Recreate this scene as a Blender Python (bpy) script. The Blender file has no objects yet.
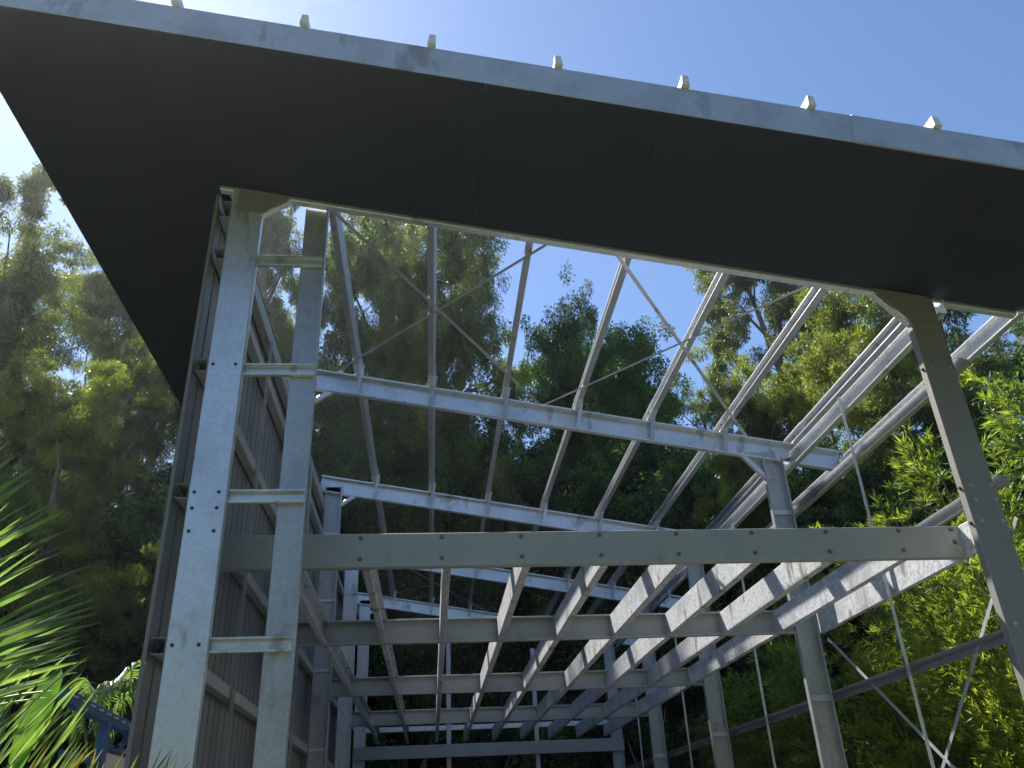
import bpy, math, random
import numpy as np
from mathutils import Vector, Matrix, noise as mn

R = math.radians
sc = bpy.context.scene
col = sc.collection
random.seed(7)

# ------------------------------------------------------------------ camera
CAM = Vector((1.8027, -5.4886, 1.6))
YAW, PITCH, ROLL, FPX = 0.1076, 0.4932, -0.0477, 837.43
F = Vector((math.sin(YAW)*math.cos(PITCH), math.cos(YAW)*math.cos(PITCH), math.sin(PITCH)))
RT0 = Vector((math.cos(YAW), -math.sin(YAW), 0)); UP0 = RT0.cross(F)
RT = RT0*math.cos(ROLL) + UP0*math.sin(ROLL)
UP = -RT0*math.sin(ROLL) + UP0*math.cos(ROLL)
cam_d = bpy.data.cameras.new('camera')
cam_d.sensor_width = 36; cam_d.lens = FPX/1024*36
cam_d.clip_start = 0.05; cam_d.clip_end = 3000
cam = bpy.data.objects.new('camera', cam_d); col.objects.link(cam)
cam.matrix_world = Matrix(((RT.x, UP.x, -F.x, CAM.x), (RT.y, UP.y, -F.y, CAM.y), (RT.z, UP.z, -F.z, CAM.z), (0, 0, 0, 1)))
sc.camera = cam

# ------------------------------------------------------------------ sky, sun, exposure
SUN_DIR = Vector((-0.356, 0.523, 0.774)).normalized()
SUN_EL = math.asin(SUN_DIR.z); SUN_AZ = math.atan2(SUN_DIR.x, SUN_DIR.y)
w = bpy.data.worlds.new('World'); sc.world = w; w.use_nodes = True
nt = w.node_tree; nt.nodes.clear()
sky = nt.nodes.new('ShaderNodeTexSky'); sky.sky_type = 'NISHITA'; sky.sun_disc = False
sky.sun_elevation = SUN_EL; sky.sun_rotation = SUN_AZ
sky.air_density = 1.0; sky.dust_density = 0.15; sky.ozone_density = 6.5
bg = nt.nodes.new('ShaderNodeBackground'); bg.inputs['Strength'].default_value = 0.098
wo = nt.nodes.new('ShaderNodeOutputWorld')
nt.links.new(sky.outputs[0], bg.inputs['Color']); nt.links.new(bg.outputs[0], wo.inputs['Surface'])
sl = bpy.data.lights.new('sun', 'SUN'); sl.energy = 5.0; sl.angle = R(0.5); sl.color = (1.0, 0.95, 0.87)
so = bpy.data.objects.new('sun', sl); col.objects.link(so)
so.rotation_euler = SUN_DIR.to_track_quat('Z', 'Y').to_euler(); so.location = (-10, 12, 22)
sc.view_settings.view_transform = 'Standard'; sc.view_settings.look = 'None'
sc.view_settings.exposure = 0.95; sc.view_settings.gamma = 1.0
sc.cycles.max_bounces = 8; sc.cycles.transparent_max_bounces = 8
sc.cycles.use_denoising = True

# ------------------------------------------------------------------ materials
def newmat(name):
    m = bpy.data.materials.new(name); m.use_nodes = True
    n = m.node_tree.nodes; n.clear()
    out = n.new('ShaderNodeOutputMaterial'); b = n.new('ShaderNodeBsdfPrincipled')
    m.node_tree.links.new(b.outputs[0], out.inputs['Surface'])
    return m, m.node_tree, b, out

def ramp(nt, fac, stops):
    r = nt.nodes.new('ShaderNodeValToRGB'); e = r.color_ramp.elements
    e[0].position = stops[0][0]; e[1].position = stops[-1][0]
    for p, c in stops[1:-1]: e.new(p)
    for k, (p, c) in enumerate(stops): e[k].color = (*c, 1) if len(c) == 3 else c
    nt.links.new(fac, r.inputs[0]); return r.outputs[0]

def noise(nt, scale, detail=4, rough=0.55, vec=None):
    n = nt.nodes.new('ShaderNodeTexNoise'); n.inputs['Scale'].default_value = scale
    n.inputs['Detail'].default_value = detail; n.inputs['Roughness'].default_value = rough
    if vec: nt.links.new(vec, n.inputs['Vector'])
    return n.outputs['Fac']

def objcoord(nt, scale=(1, 1, 1)):
    t = nt.nodes.new('ShaderNodeTexCoord'); mp = nt.nodes.new('ShaderNodeMapping')
    mp.inputs['Scale'].default_value = scale
    nt.links.new(t.outputs['Object'], mp.inputs['Vector']); return mp.outputs[0]

def mixc(nt, fac, a, b, mode='MIX'):
    m = nt.nodes.new('ShaderNodeMix'); m.data_type = 'RGBA'; m.blend_type = mode
    if isinstance(fac, (int, float)): m.inputs[0].default_value = fac
    else: nt.links.new(fac, m.inputs[0])
    for s, v in ((6, a), (7, b)):
        if isinstance(v, tuple): m.inputs[s].default_value = (*v, 1)
        else: nt.links.new(v, m.inputs[s])
    return m.outputs[2]

def galv(name, base, metallic=0.45, rough=0.42, spangle=0.3, grime=0.3):
    m, nt, b, out = newmat(name)
    oc = objcoord(nt)
    sg = nt.nodes.new('ShaderNodeTexNoise'); sg.inputs['Scale'].default_value = 34; sg.inputs['Detail'].default_value = 2.5
    nt.links.new(oc, sg.inputs['Vector'])
    hsv = nt.nodes.new('ShaderNodeSeparateColor'); nt.links.new(sg.outputs['Color'], hsv.inputs[0])
    lo = tuple(c*(1-0.22*spangle) for c in base); hi = tuple(min(1, c*(1+0.2*spangle)) for c in base)
    c1 = ramp(nt, hsv.outputs[0], [(0.36, lo), (0.64, hi)])
    st = noise(nt, 2.2, 6, 0.62, oc)
    c2 = mixc(nt, ramp(nt, st, [(0.48, (0, 0, 0)), (0.70, (grime, grime, grime))]), c1, tuple(c*0.6 for c in base))
    sp = noise(nt, 5.0, 3, 0.55, objcoord(nt, (1, 1, 0.4)))
    c3 = mixc(nt, ramp(nt, sp, [(0.60, (0, 0, 0)), (0.68, (grime*1.2,)*3), (0.80, (grime*1.7,)*3)]), c2, (0.30, 0.28, 0.24))
    nt.links.new(c3, b.inputs['Base Color'])
    b.inputs['Metallic'].default_value = metallic
    rr = nt.nodes.new('ShaderNodeMapRange'); nt.links.new(hsv.outputs[1], rr.inputs[0])
    rr.inputs[3].default_value = rough-0.07; rr.inputs[4].default_value = rough+0.12
    nt.links.new(rr.outputs[0], b.inputs['Roughness'])
    return m

def plain(name, base, rough=0.6, metallic=0.0, var=0.2, scale=6):
    m, nt, b, out = newmat(name)
    oc = objcoord(nt)
    c = ramp(nt, noise(nt, scale, 5, 0.6, oc), [(0.3, tuple(x*(1-var) for x in base)), (0.7, tuple(min(1, x*(1+var)) for x in base))])
    nt.links.new(c, b.inputs['Base Color']); b.inputs['Roughness'].default_value = rough
    b.inputs['Metallic'].default_value = metallic
    return m

def leafmat(name, dark, mid, light, scale=0.9, trans=0.45, rough=0.42):
    m, nt, b, out = newmat(name)
    oc = objcoord(nt)
    big = noise(nt, scale, 3, 0.6, oc)
    sm = noise(nt, 11, 2, 0.6, oc)
    add = nt.nodes.new('ShaderNodeMath'); add.operation = 'MULTIPLY_ADD'
    nt.links.new(sm, add.inputs[0]); add.inputs[1].default_value = 0.6
    sub = nt.nodes.new('ShaderNodeMath'); sub.operation = 'SUBTRACT'; nt.links.new(big, sub.inputs[0]); sub.inputs[1].default_value = 0.3
    nt.links.new(sub.outputs[0], add.inputs[2])
    c = ramp(nt, add.outputs[0], [(0.36, dark), (0.52, mid), (0.68, light)])
    nt.links.new(c, b.inputs['Base Color']); b.inputs['Roughness'].default_value = rough
    b.inputs['Specular IOR Level'].default_value = 0.4
    tr = nt.nodes.new('ShaderNodeBsdfTranslucent')
    tc = mixc(nt, 1.0, c, (1.35, 1.5, 0.6), 'MULTIPLY'); nt.links.new(tc, tr.inputs['Color'])
    mx = nt.nodes.new('ShaderNodeMixShader'); mx.inputs[0].default_value = trans
    nt.links.new(b.outputs[0], mx.inputs[1]); nt.links.new(tr.outputs[0], mx.inputs[2])
    nt.links.new(mx.outputs[0], out.inputs['Surface'])
    return m

M = {}
M['galv'] = galv('galvanised_steel', (0.49, 0.51, 0.53), 0.55, 0.40, 0.35, 0.45)
M['galv_bright'] = galv('bright_galvanised_steel', (0.72, 0.75, 0.79), 0.6, 0.34, 0.3, 0.5)  # paler copy of the same steel, sky reflection put into its base
M['galv_dull'] = galv('dull_galvanised_steel', (0.42, 0.435, 0.415), 0.4, 0.5, 0.2, 0.3)
M['galv_shade'] = galv('shaded_galvanised_steel', (0.30, 0.29, 0.265), 0.3, 0.5, 0.2, 0.3)  # same steel darkened: shade and dark tree reflections put into the base
M['galv_fascia'] = galv('scuffed_galvanised_steel', (0.56, 0.58, 0.60), 0.45, 0.4, 0.2, 0.55)
M['galv_joist'] = galv('joist_galvanised_steel', (0.62, 0.64, 0.67), 0.18, 0.42, 1.1, 0.9)
M['bolt'] = plain('dark_bolt_steel', (0.10, 0.10, 0.10), 0.5, 0.6)
M['bolt_mid'] = plain('grey_bolt_steel', (0.20, 0.21, 0.20), 0.5, 0.5)
M['bolt_bright'] = plain('zinc_bolt_steel', (0.62, 0.61, 0.55), 0.35, 0.8)
M['clad'] = plain('cladding_steel', (0.205, 0.205, 0.20), 0.42, 0.0, 0.08, 3)
M['black'] = plain('charcoal_lining', (0.025, 0.030, 0.046), 0.7, 0.0, 0.12, 2)
M['zinc'] = plain('zincalume', (0.6, 0.6, 0.6), 0.35, 0.8, 0.1)
M['trim'] = plain('pale_trim', (0.42, 0.38, 0.30), 0.5)
M['bark'] = plain('grey_brown_bark', (0.23, 0.20, 0.165), 0.9, 0, 0.45, 3)
M['bark_pale'] = plain('pale_gum_bark', (0.36, 0.32, 0.26), 0.85, 0, 0.35, 3)
M['culm'] = plain('bamboo_culm', (0.17, 0.22, 0.06), 0.5, 0, 0.3, 4)
M['leaf_gum'] = leafmat('gum_leaves', (0.065, 0.10, 0.04), (0.13, 0.175, 0.06), (0.25, 0.28, 0.085), trans=0.55)
M['leaf_olive'] = leafmat('olive_leaves', (0.09, 0.105, 0.045), (0.17, 0.19, 0.075), (0.31, 0.31, 0.10), trans=0.55)
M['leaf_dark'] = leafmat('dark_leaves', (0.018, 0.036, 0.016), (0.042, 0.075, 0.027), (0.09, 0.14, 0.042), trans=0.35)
M['leaf_green'] = leafmat('fresh_green_leaves', (0.05, 0.11, 0.035), (0.10, 0.20, 0.055), (0.21, 0.33, 0.085), trans=0.55)
M['leaf_lime'] = leafmat('lime_leaves', (0.11, 0.13, 0.035), (0.22, 0.25, 0.055), (0.38, 0.40, 0.09), trans=0.5)
M['leaf_bamboo'] = leafmat('bamboo_leaves', (0.09, 0.12, 0.03), (0.22, 0.27, 0.05), (0.40, 0.44, 0.10), 1.3, 0.52)
M['leaf_palm'] = leafmat('palm_leaflets', (0.12, 0.19, 0.08), (0.20, 0.30, 0.12), (0.36, 0.46, 0.20), 2.0, 0.45, 0.42)
M['leaf_palm_dry'] = leafmat('drying_palm_leaflets', (0.12, 0.13, 0.03), (0.24, 0.24, 0.05), (0.40, 0.26, 0.09), 9.0, 0.4, 0.4)
M['blue'] = plain('blue_enamel', (0.015, 0.075, 0.22), 0.35, 0.0, 0.25, 9)
M['white'] = plain('white_board', (0.62, 0.62, 0.60), 0.5, 0, 0.08)
M['rust'] = plain('rusty_edge', (0.30, 0.10, 0.05), 0.7)

def ground_mat():
    m, nt, b, out = newmat('leaf_litter_ground')
    oc = objcoord(nt)
    c = ramp(nt, noise(nt, 0.35, 8, 0.7, oc), [(0.35, (0.08, 0.11, 0.04)), (0.5, (0.12, 0.14, 0.07)), (0.65, (0.19, 0.18, 0.13))])
    nt.links.new(c, b.inputs['Base Color']); b.inputs['Roughness'].default_value = 0.95
    return m
M['ground'] = ground_mat()
M['slab'] = plain('concrete_slab', (0.34, 0.32, 0.29), 0.85, 0, 0.12, 1.5)

# ------------------------------------------------------------------ mesh helpers
def mesh_obj(name, verts, faces, mat, parent=None, smooth=False):
    me = bpy.data.meshes.new(name); me.from_pydata([tuple(v) for v in verts], [], faces); me.update()
    mats = mat if isinstance(mat, (list, tuple)) else [mat]
    for k in mats: me.materials.append(M[k])
    if smooth: me.polygons.foreach_set('use_smooth', [True]*len(me.polygons))
    o = bpy.data.objects.new(name, me); col.objects.link(o)
    if parent: o.parent = parent
    return o

def tag(o, label=None, cat=None, group=None, kind=None):
    if label: o['label'] = label
    if cat: o['category'] = cat
    if group: o['group'] = group
    if kind: o['kind'] = kind
    return o

def empty(name, loc=(0, 0, 0)):
    o = bpy.data.objects.new(name, None); col.objects.link(o); o.location = loc; o.empty_display_size = 0.3
    return o

class MB:
    def __init__(s): s.v = []; s.f = []
    def add(s, v, f):
        b = len(s.v); s.v += [Vector(x) for x in v]; s.f += [tuple(i+b for i in q) for q in f]
    def box(s, lo, hi):
        x0, y0, z0 = lo; x1, y1, z1 = hi
        s.add([(x0,y0,z0),(x1,y0,z0),(x1,y1,z0),(x0,y1,z0),(x0,y0,z1),(x1,y0,z1),(x1,y1,z1),(x0,y1,z1)],
              [(0,3,2,1),(4,5,6,7),(0,1,5,4),(1,2,6,5),(2,3,7,6),(3,0,4,7)])
    def sweep(s, prof, p0, p1, u, v):
        """closed 2D profile (list of (a,b)) extruded from p0 to p1, a along u, b along v"""
        p0, p1, u, v = Vector(p0), Vector(p1), Vector(u), Vector(v); n = len(prof)
        vs = [p0+u*a+v*b for a, b in prof]+[p1+u*a+v*b for a, b in prof]
        fs = [(i, (i+1) % n, n+(i+1) % n, n+i) for i in range(n)]
        s.add(vs, fs)
        return len(s.v)-2*n, n
    def build(s, name, mat, parent=None, smooth=False): return mesh_obj(name, s.v, s.f, mat, parent, smooth)

def channel(mb, p0, p1, u, v, depth, flange, lip=0.016, t=0.003, c=0.006):
    """lipped C section. p0->p1 runs along the outer bottom web corner; depth along u, flanges along v."""
    D, B, L = depth, flange, lip
    outer = [(0, B-c*.6), (0, c), (c, 0), (D-c, 0), (D, c), (D, B-c*.6), (D-c*.6, B), (D-L, B)]
    start = [(L, B), (c*.6, B)]
    inner = [(D-L, B-t), (D-t-c*.4, B-t), (D-t, B-t-c*.4), (D-t, c), (D-c, t), (c, t), (t, c), (t, B-t-c*.4), (t+c*.4, B-t), (L, B-t)]
    prof = start[:1]+start[1:]+outer+inner
    b, n = mb.sweep(prof, p0, p1, u, v)
    # end caps as quad strips between the outer and inner skins
    o_idx = list(range(0, 10)); i_idx = [n-1-k for k in range(10)]
    for base in (b, b+n):
        for k in range(9):
            mb.f.append((base+o_idx[k], base+o_idx[k+1], base+i_idx[k+1], base+i_idx[k]))

def cpart(name, p0, p1, u, v, depth, flange, mat='galv', parent=None, lip=0.016, t=0.003):
    mb = MB(); channel(mb, p0, p1, u, v, depth, flange, lip, t)
    return mb.build(name, mat, parent)

def bolt(parent, p, n, mat='bolt', r=0.0105, h=0.012, name='bolt'):
    """hex bolt head with washer on a face with outward normal n"""
    n = Vector(n); a = n.orthogonal().normalized(); b = n.cross(a); p = Vector(p); mb = MB()
    for (rr, z0, z1, k) in ((r*1.45, 0.0005, 0.003, 12), (r, 0.003, 0.003+h, 6)):
        lo = [p+n*z0+(a*math.cos(i*2*math.pi/k)+b*math.sin(i*2*math.pi/k))*rr for i in range(k)]
        hi = [q+n*(z1-z0) for q in lo]
        mb.add(lo+hi, [tuple(range(k, 2*k))]+[(i, (i+1) % k, k+(i+1) % k, k+i) for i in range(k)])
    return mb.build(name, mat, parent)

X, Y, Z = Vector((1, 0, 0)), Vector((0, 1, 0)), Vector((0, 0, 1))

# ------------------------------------------------------------------ terrain
def hz(x, y):
    d = math.hypot((x-3)*0.75, y+2)
    return max(0.0, d-24)*0.30 + 0.5*math.sin(x*0.21+1)*math.sin(y*0.17)*min(1, max(0, d-20)/10)
gv, gf = [], []
xs = np.concatenate([np.linspace(-220, -60, 12), np.linspace(-52, 60, 57), np.linspace(68, 220, 12)])
ys = np.concatenate([np.linspace(-200, -50, 12), np.linspace(-45, 70, 58), np.linspace(78, 240, 12)])
for y in ys:
    for x in xs: gv.append((x, y, min(hz(x, y), 30)-0.02))
nx = len(xs)
for j in range(len(ys)-1):
    for i in range(nx-1): gf.append((j*nx+i, j*nx+i+1, (j+1)*nx+i+1, (j+1)*nx+i))
tag(mesh_obj('ground', gv, gf, 'ground', smooth=True), kind='structure')
mb = MB(); mb.box((-0.1, -0.3, -0.3), (6.15, 14.3, 0.05)); tag(mb.build('floor_slab', 'slab'), kind='structure')

# ------------------------------------------------------------------ the shed frame
XL0, XL1, XR0, XR1 = 0.164, 0.4155, 5.703, 5.954
YF = [0.0, 3.387, 6.853, 10.36, 13.921]
ZR, S = 6.402, 0.1743             # rafter underside height at x=0, fall per metre of x
def zr(x): return ZR - S*x
SD = Vector((1, 0, -S)).normalized(); SU = Vector((S, 0, 1)).normalized()
HR = 0.262                        # rafter depth
ZM = 3.372; HB = 0.245            # mezzanine underside and joist depth
shed = empty('steel_shed', (3, 7, 0))
tag(shed, 'unfinished open steel shed frame of galvanised channels under a dark overhanging skillion roof edge', 'shed')
P_ = shed
shed.location = (0, 0, 0)

def column(name, x0, x1, y, top, toward_camera, mat):
    """web in the plane y; flanges lead away from or toward the photographer"""
    v = -Y if toward_camera else Y
    mb = MB(); channel(mb, (x0, y, 0.05), (x0, y, top(x0)), X, v, x1-x0, 0.075, 0.018, 0.003)
    return mb.build(name, mat, P_)

colL, colR = [], []
for k, y in enumerate(YF):
    tc = k > 0
    yy = y + (0.07 if tc else 0)
    cl = column('column', XL0, XL1, yy, lambda x: zr(x)+0.10, tc, 'galv_bright' if k == 0 else ('galv' if k < 3 else 'galv_bright'))
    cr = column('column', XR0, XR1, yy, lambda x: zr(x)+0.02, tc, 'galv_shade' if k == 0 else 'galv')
    colL.append(cl); colR.append(cr)

# bolts of the front columns
for z in (6.33, 6.187, 4.725, 3.728, 3.614, 3.454, 2.72, 1.72):
    for x in (0.202, 0.363):
        bolt(colL[0], (x, -0.001, z), -Y, 'bolt' if z < 6 else 'bolt_bright', 0.0085, 0.008)
for z in (5.376, 5.222, 4.735, 3.727, 3.614, 3.453, 2.72, 1.72):
    for x in (5.762, 5.925):
        bolt(colR[0], (x, -0.001, z), -Y, 'bolt_bright')
for z in (4.73, 3.72, 3.45):
    bolt(colR[0], (5.7025, 0.035, z), -X, 'bolt')
# splice lines of the front columns: folded sleeve plates over the joints
def plate(name, pts, nrm, th, mat, parent):
    n = Vector(nrm).normalized()*th; k = len(pts); pts = [Vector(p) for p in pts]
    mb = MB(); mb.add(pts+[p+n for p in pts], [tuple(range(k-1, -1, -1)), tuple(range(k, 2*k))]+[(i, (i+1) % k, k+(i+1) % k, k+i) for i in range(k)])
    return mb.build(name, mat, parent)

# rafters: webs face the photographer's side, C open toward it on the inner frames
XE = 6.66
rafters = []
for k, y in enumerate(YF):
    x0 = 0.05
    yy = y + 0.07
    v = -Y
    if k == 0: yy, v = 0.004, Y
    mb = MB(); channel(mb, (x0, yy, zr(x0)), (XE, yy, zr(XE)), SU, v, HR, 0.075 if k else 0.065, 0.02, 0.003)
    rafters.append(mb.build('rafter', 'galv_bright', P_))

# knee braces: flat-edged channels across the corners
for k, y in enumerate(YF):
    yy = y + (0.012 if k else 0.02)
    vv = Y
    zl = zr(XL1)
    a = Vector((XL1, yy, zl-0.19)); b = Vector((0.63, yy, zr(0.63)-0.002))
    d = (b-a).normalized(); u = Vector((-d.z, 0, d.x))
    cpart('knee_brace', a-d*0.02, b+d*0.02, u, vv, 0.055, 0.055, 'galv_bright', P_, 0.01)
    if k == 0:
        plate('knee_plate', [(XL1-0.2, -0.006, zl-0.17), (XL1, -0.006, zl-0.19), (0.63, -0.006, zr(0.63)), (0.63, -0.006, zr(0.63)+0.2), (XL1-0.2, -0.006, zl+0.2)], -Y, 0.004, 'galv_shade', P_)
    a = Vector((XR0, yy, zr(XR0)-0.26)); b = Vector((5.46, yy, zr(5.46)-0.002))
    d = (b-a).normalized(); u = Vector((d.z, 0, -d.x))
    cpart('knee_brace', a-d*0.02, b+d*0.02, u, vv, 0.055, 0.055, 'galv_bright', P_, 0.01)
    yk = y-0.010 if k == 0 else y+0.064
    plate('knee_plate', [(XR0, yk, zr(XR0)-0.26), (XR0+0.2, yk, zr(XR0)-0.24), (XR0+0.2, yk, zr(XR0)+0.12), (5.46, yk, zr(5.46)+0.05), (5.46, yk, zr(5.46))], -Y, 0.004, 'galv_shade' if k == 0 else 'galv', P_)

# purlins run front to back over the rafters and poke out over the fascia
PP0, PPS = 0.906, 0.8738
YFA = -1.4895; ZFA = 6.4486
purl = []
YP0, YP1 = -1.64, 14.0
for i in range(7):
    x = PP0+PPS*i
    z = zr(x)+HR*1.015+0.003
    mb = MB(); dx = SD*0.065
    channel(mb, (x+0.035, (YFA+0.28) if i < 6 else 0.075, z), (x+0.035, YP1, z), SU, -SD, 0.15, 0.065, 0.016, 0.0025)
    o = mb.build('purlin', 'galv', P_); purl.append(o)
    # cleats on the rafter webs below each purlin, and lap bolts
    for k, y in enumerate(YF):
        if k == 0: continue
        mb = MB(); xc = x+0.0
        p = Vector((xc-0.03, y-0.008, zr(xc-0.03)+0.004))
        mb.sweep([(0, 0), (0.40, 0), (0.40, 0.05), (0, 0.05)], p, p+Y*0.005, SU, X)
        mb.f.append(tuple(range(4))); mb.f.append(tuple(range(4, 8)))
        mb.build('cleat', 'galv' if (i % 3) else 'galv_bright', rafters[k])
        if k < 3:
            for dz in (0.30, 0.36): bolt(rafters[k], (xc-0.005, y-0.009, zr(xc)+dz), -Y, 'bolt_mid', 0.009)
# lapped, doubled purlin lengths either side of each inner rafter
for k, y in enumerate(YF[1:4]):
    for i in range(7):
        x = PP0+PPS*i; z = zr(x)+HR*1.015+0.004
        mb = MB(); channel(mb, (x+0.039, y-0.26, z-0.003), (x+0.039, y+0.26, z-0.003), SU, -SD, 0.158, 0.072, 0.016, 0.0025)
        mb.build('lap_sleeve', 'galv_bright', purl[i])

# eave purlin on the rafter ends, and the eave girt on the outer column faces
cpart('eave_purlin', (XE+0.074, -0.02, zr(XE)+0.0), (XE+0.074, YP1, zr(XE)+0.0), Z, -X, 0.17, 0.065, 'galv_bright', P_)
cpart('eave_girt', (XR1+0.080, -0.02, 5.235), (XR1+0.080, YP1, 5.235), Z, -X, 0.165, 0.07, 'galv_bright', P_)
# wall girts, right side open, left side carries the cladding
def girt(x, z, sgn, y0, y1, mat='galv'):
    mb = MB()
    h, d, t = 0.10, 0.09, 0.0025
    prof = [(0, 0.0), (0.012, 0.0), (0.012, t), (t+0.002, t+0.002), (0.024, d-t), (h-0.024, d-t), (h-t-0.002, t+0.002), (h-0.012, t), (h-0.012, 0), (h, 0), (h, t), (h-0.022, d), (0.022, d), (0, t)]
    prof = [(0, 0), (0.022, d), (h-0.022, d), (h, 0), (h-t, 0), (h-0.022-t, d-t), (0.022+t, d-t), (t, 0)]
    mb.sweep(prof, (x, y0, z), (x, y1, z), Z, X*sgn)
    b = 0
    for base in (0, 8):
        for k in range(3): mb.f.append((base+k, base+k+1, base+6-k, base+7-k))
    return mb.build('girt', mat, P_)
GZ = (0.67, 1.67, 2.67, 3.69, 4.67)
for z in (0.62, 1.67, 2.67, 3.70, 4.70):
    girt(XR1+0.002, z, 1, -0.05, YP1)
    for k in range(1, 5):
        mb = MB(); mb.box((XR0+0.004, YF[k]+0.045, z+0.02), (XR1-0.002, YF[k]+0.05, z+0.08)); mb.build('cleat', 'galv_bright', colR[k])
for z in (0.62, 1.67, 2.67, 3.69, 4.67, 5.68):
    cpart('girt', (XL0-0.002, 0.0, z), (XL0-0.002, YP1, z), Z, -X, 0.10, 0.085, 'galv_dull', P_, 0.014, 0.0025)
    for k in range(1, 5):
        mb = MB(); mb.box((XL0+0.002, YF[k]+0.045, z+0.02), (XL1-0.004, YF[k]+0.05, z+0.06)); mb.build('cleat', 'galv_bright', colL[k])
cpart('eave_girt', (XL0-0.002, 0.0, 6.10), (XL0-0.002, YP1, 6.10), Z, -X, 0.16, 0.085, 'galv_dull', P_)

# cladding on the left wall: sheet folded into narrow ribs (one mesh)
mb = MB(); pr = []
y = 0.0; xc = 0.062
while y < 14.0:
    for yy, dx in ((0, 0), (0.150, 0), (0.158, -0.024), (0.182, -0.024), (0.190, 0)): pr.append((y+yy, xc+dx))
    y += 0.19
pr = [p for p in pr if p[0] <= 14.05]
n = len(pr); vs = []
for z in (0.06, 6.32): vs += [(x, y, z) for y, x in pr]
for z in (0.06, 6.32): vs += [(x-0.0015, y, z) for y, x in pr]
fs = [(i, i+1, n+i+1, n+i) for i in range(n-1)]+[(2*n+i, 3*n+i, 3*n+i+1, 2*n+i+1) for i in range(n-1)]
mesh_obj('wall_cladding', vs, fs, 'clad', P_)
mb = MB(); mb.box((0.035, -0.006, 0.06), (0.060, 0.0, 6.32)); mb.box((0.0335, -0.006, 0.06), (0.035, 0.06, 6.32)); mb.build('corner_flashing', 'clad', P_)

# bridging rods (folded angle) at mid bay on both walls
def angle_bar(name, p0, p1, u, v, a, b, t=0.003, mat='galv_bright', parent=None):
    mb = MB(); prof = [(0, 0), (a, 0), (a, t), (t, t), (t, b), (0, b)]
    s0, n = mb.sweep(prof, p0, p1, u, v)
    for base in (s0, s0+n):
        mb.f.append((base, base+1, base+2, base+3)); mb.f.append((base, base+3, base+4, base+5))
    return mb.build(name, mat, parent)
for y, zt in ((1.78, 5.39), (5.29, 5.26), (8.82, 5.26), (12.2, 5.26)):
    angle_bar('bridging_bar', (XR1-0.004, y, 0.06), (XR1-0.004, y, zt), Y, -X, 0.04, 0.03, parent=P_)
for y in (1.93, 5.2, 8.7, 12.2):
    angle_bar('bridging_bar', (XL0+0.004, y, 0.06), (XL0+0.004, y, 6.10), Y, X, 0.05, 0.03, parent=P_, mat='galv')

# flat strap braces
def strap(p0, p1, wdir, width=0.035, th=0.0015, mat='galv_bright', name='strap_brace'):
    p0, p1, wd = Vector(p0), Vector(p1), Vector(wdir).normalized(); d = (p1-p0).normalized(); wv = (wd-d*wd.dot(d)).normalized(); nv = d.cross(wv)
    mb = MB(); prof = [(-width/2, 0), (width/2, 0), (width/2, th), (-width/2, th)]
    mb.sweep(prof, p0, p1, wv, nv)
    mb.f += [(0, 1, 2, 3), (7, 6, 5, 4)]
    return mb.build(name, mat, P_)
def rp(x, y, dz): return (x, y, zr(x)+HR*1.015+dz)
strap(rp(0.66, 3.37, -0.004), rp(3.04, 0.05, -0.004), X, 0.036, mat='galv_dull')
strap(rp(0.69, 0.05, -0.007), rp(3.07, 3.37, -0.007), X, 0.036, mat='galv_dull')
strap(rp(3.15, 3.37, -0.004), rp(5.33, 0.05, -0.004), X, 0.036)
strap(rp(3.20, 0.05, -0.007), rp(5.55, 3.37, -0.007), X, 0.036)
strap(rp(0.7, 13.9, -0.004), rp(3.1, 10.4, -0.004), X, 0.042, mat='galv')
strap(rp(0.7, 10.4, -0.007), rp(3.1, 13.9, -0.007), X, 0.042, mat='galv')
strap((XR1+0.080, 3.387, 3.31), (XR1+0.080, 0.0, 0.60), Y, 0.035)
strap((XR1+0.083, 0.0, 3.48), (XR1+0.083, 3.387, 0.62), Y, 0.035)
strap((XR1+0.080, 13.9, 3.31), (XR1+0.080, 10.4, 0.60), Y, 0.035)
strap((XR1+0.083, 10.4, 3.48), (XR1+0.083, 13.9, 0.62), Y, 0.035)

# mezzanine: header in front, cross beams on the frames, joists between, side beams
YB0 = 0.609
hdr = cpart('floor_beam', (0.17, YB0, ZM-0.006), (5.985, YB0, ZM-0.006), Z, Y, HB+0.012, 0.07, 'galv_dull', P_, 0.018, 0.003)
XJ = [0.683+0.6005*i for i in range(9)]
for x in XJ:
    for z in (3.588, 3.43): bolt(hdr, (x-0.008, YB0-0.001, z), -Y, 'bolt_mid', 0.0125)
for x, z in ((5.921, 3.594), (5.922, 3.489), (5.938, 3.432)): bolt(hdr, (x, YB0-0.001, z), -Y, 'bolt_mid' if z > 3.44 else 'bolt_bright', 0.0135)
beams = []
for k in (1, 2, 3):
    beams.append(cpart('floor_beam', (XL1-0.02, YF[k]+0.065, ZM), (XR0-0.003, YF[k]+0.065, ZM), Z, -Y, HB, 0.075, 'galv_dull' if k == 1 else 'galv_dull', P_, 0.018, 0.003))
cpart('floor_beam', (XL0, 13.86, 3.095), (XR1, 13.86, 3.095), Z, Y, 0.255, 0.07, 'galv_dull', P_, 0.018, 0.003)
cpart('end_girt', (XL1, 14.0, 3.64), (XR0, 14.0, 3.64), Z, Y, 0.10, 0.06, 'galv_bright', P_, 0.014)
spans = [(YB0+0.0045, YF[1]+0.061), (YF[1]+0.0695, YF[2]+0.061), (YF[2]+0.0695, YF[3]+0.061), (YF[3]+0.0695, 13.66)]
for a, b in spans:
    for x in XJ:
        if a > 10: zz = ZM
        else: zz = ZM
        cpart('floor_joist', (x, a, zz+0.004), (x, b, zz+0.004), Z, X, HB-0.008, 0.062, 'galv_joist', P_, 0.016, 0.0025)
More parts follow.
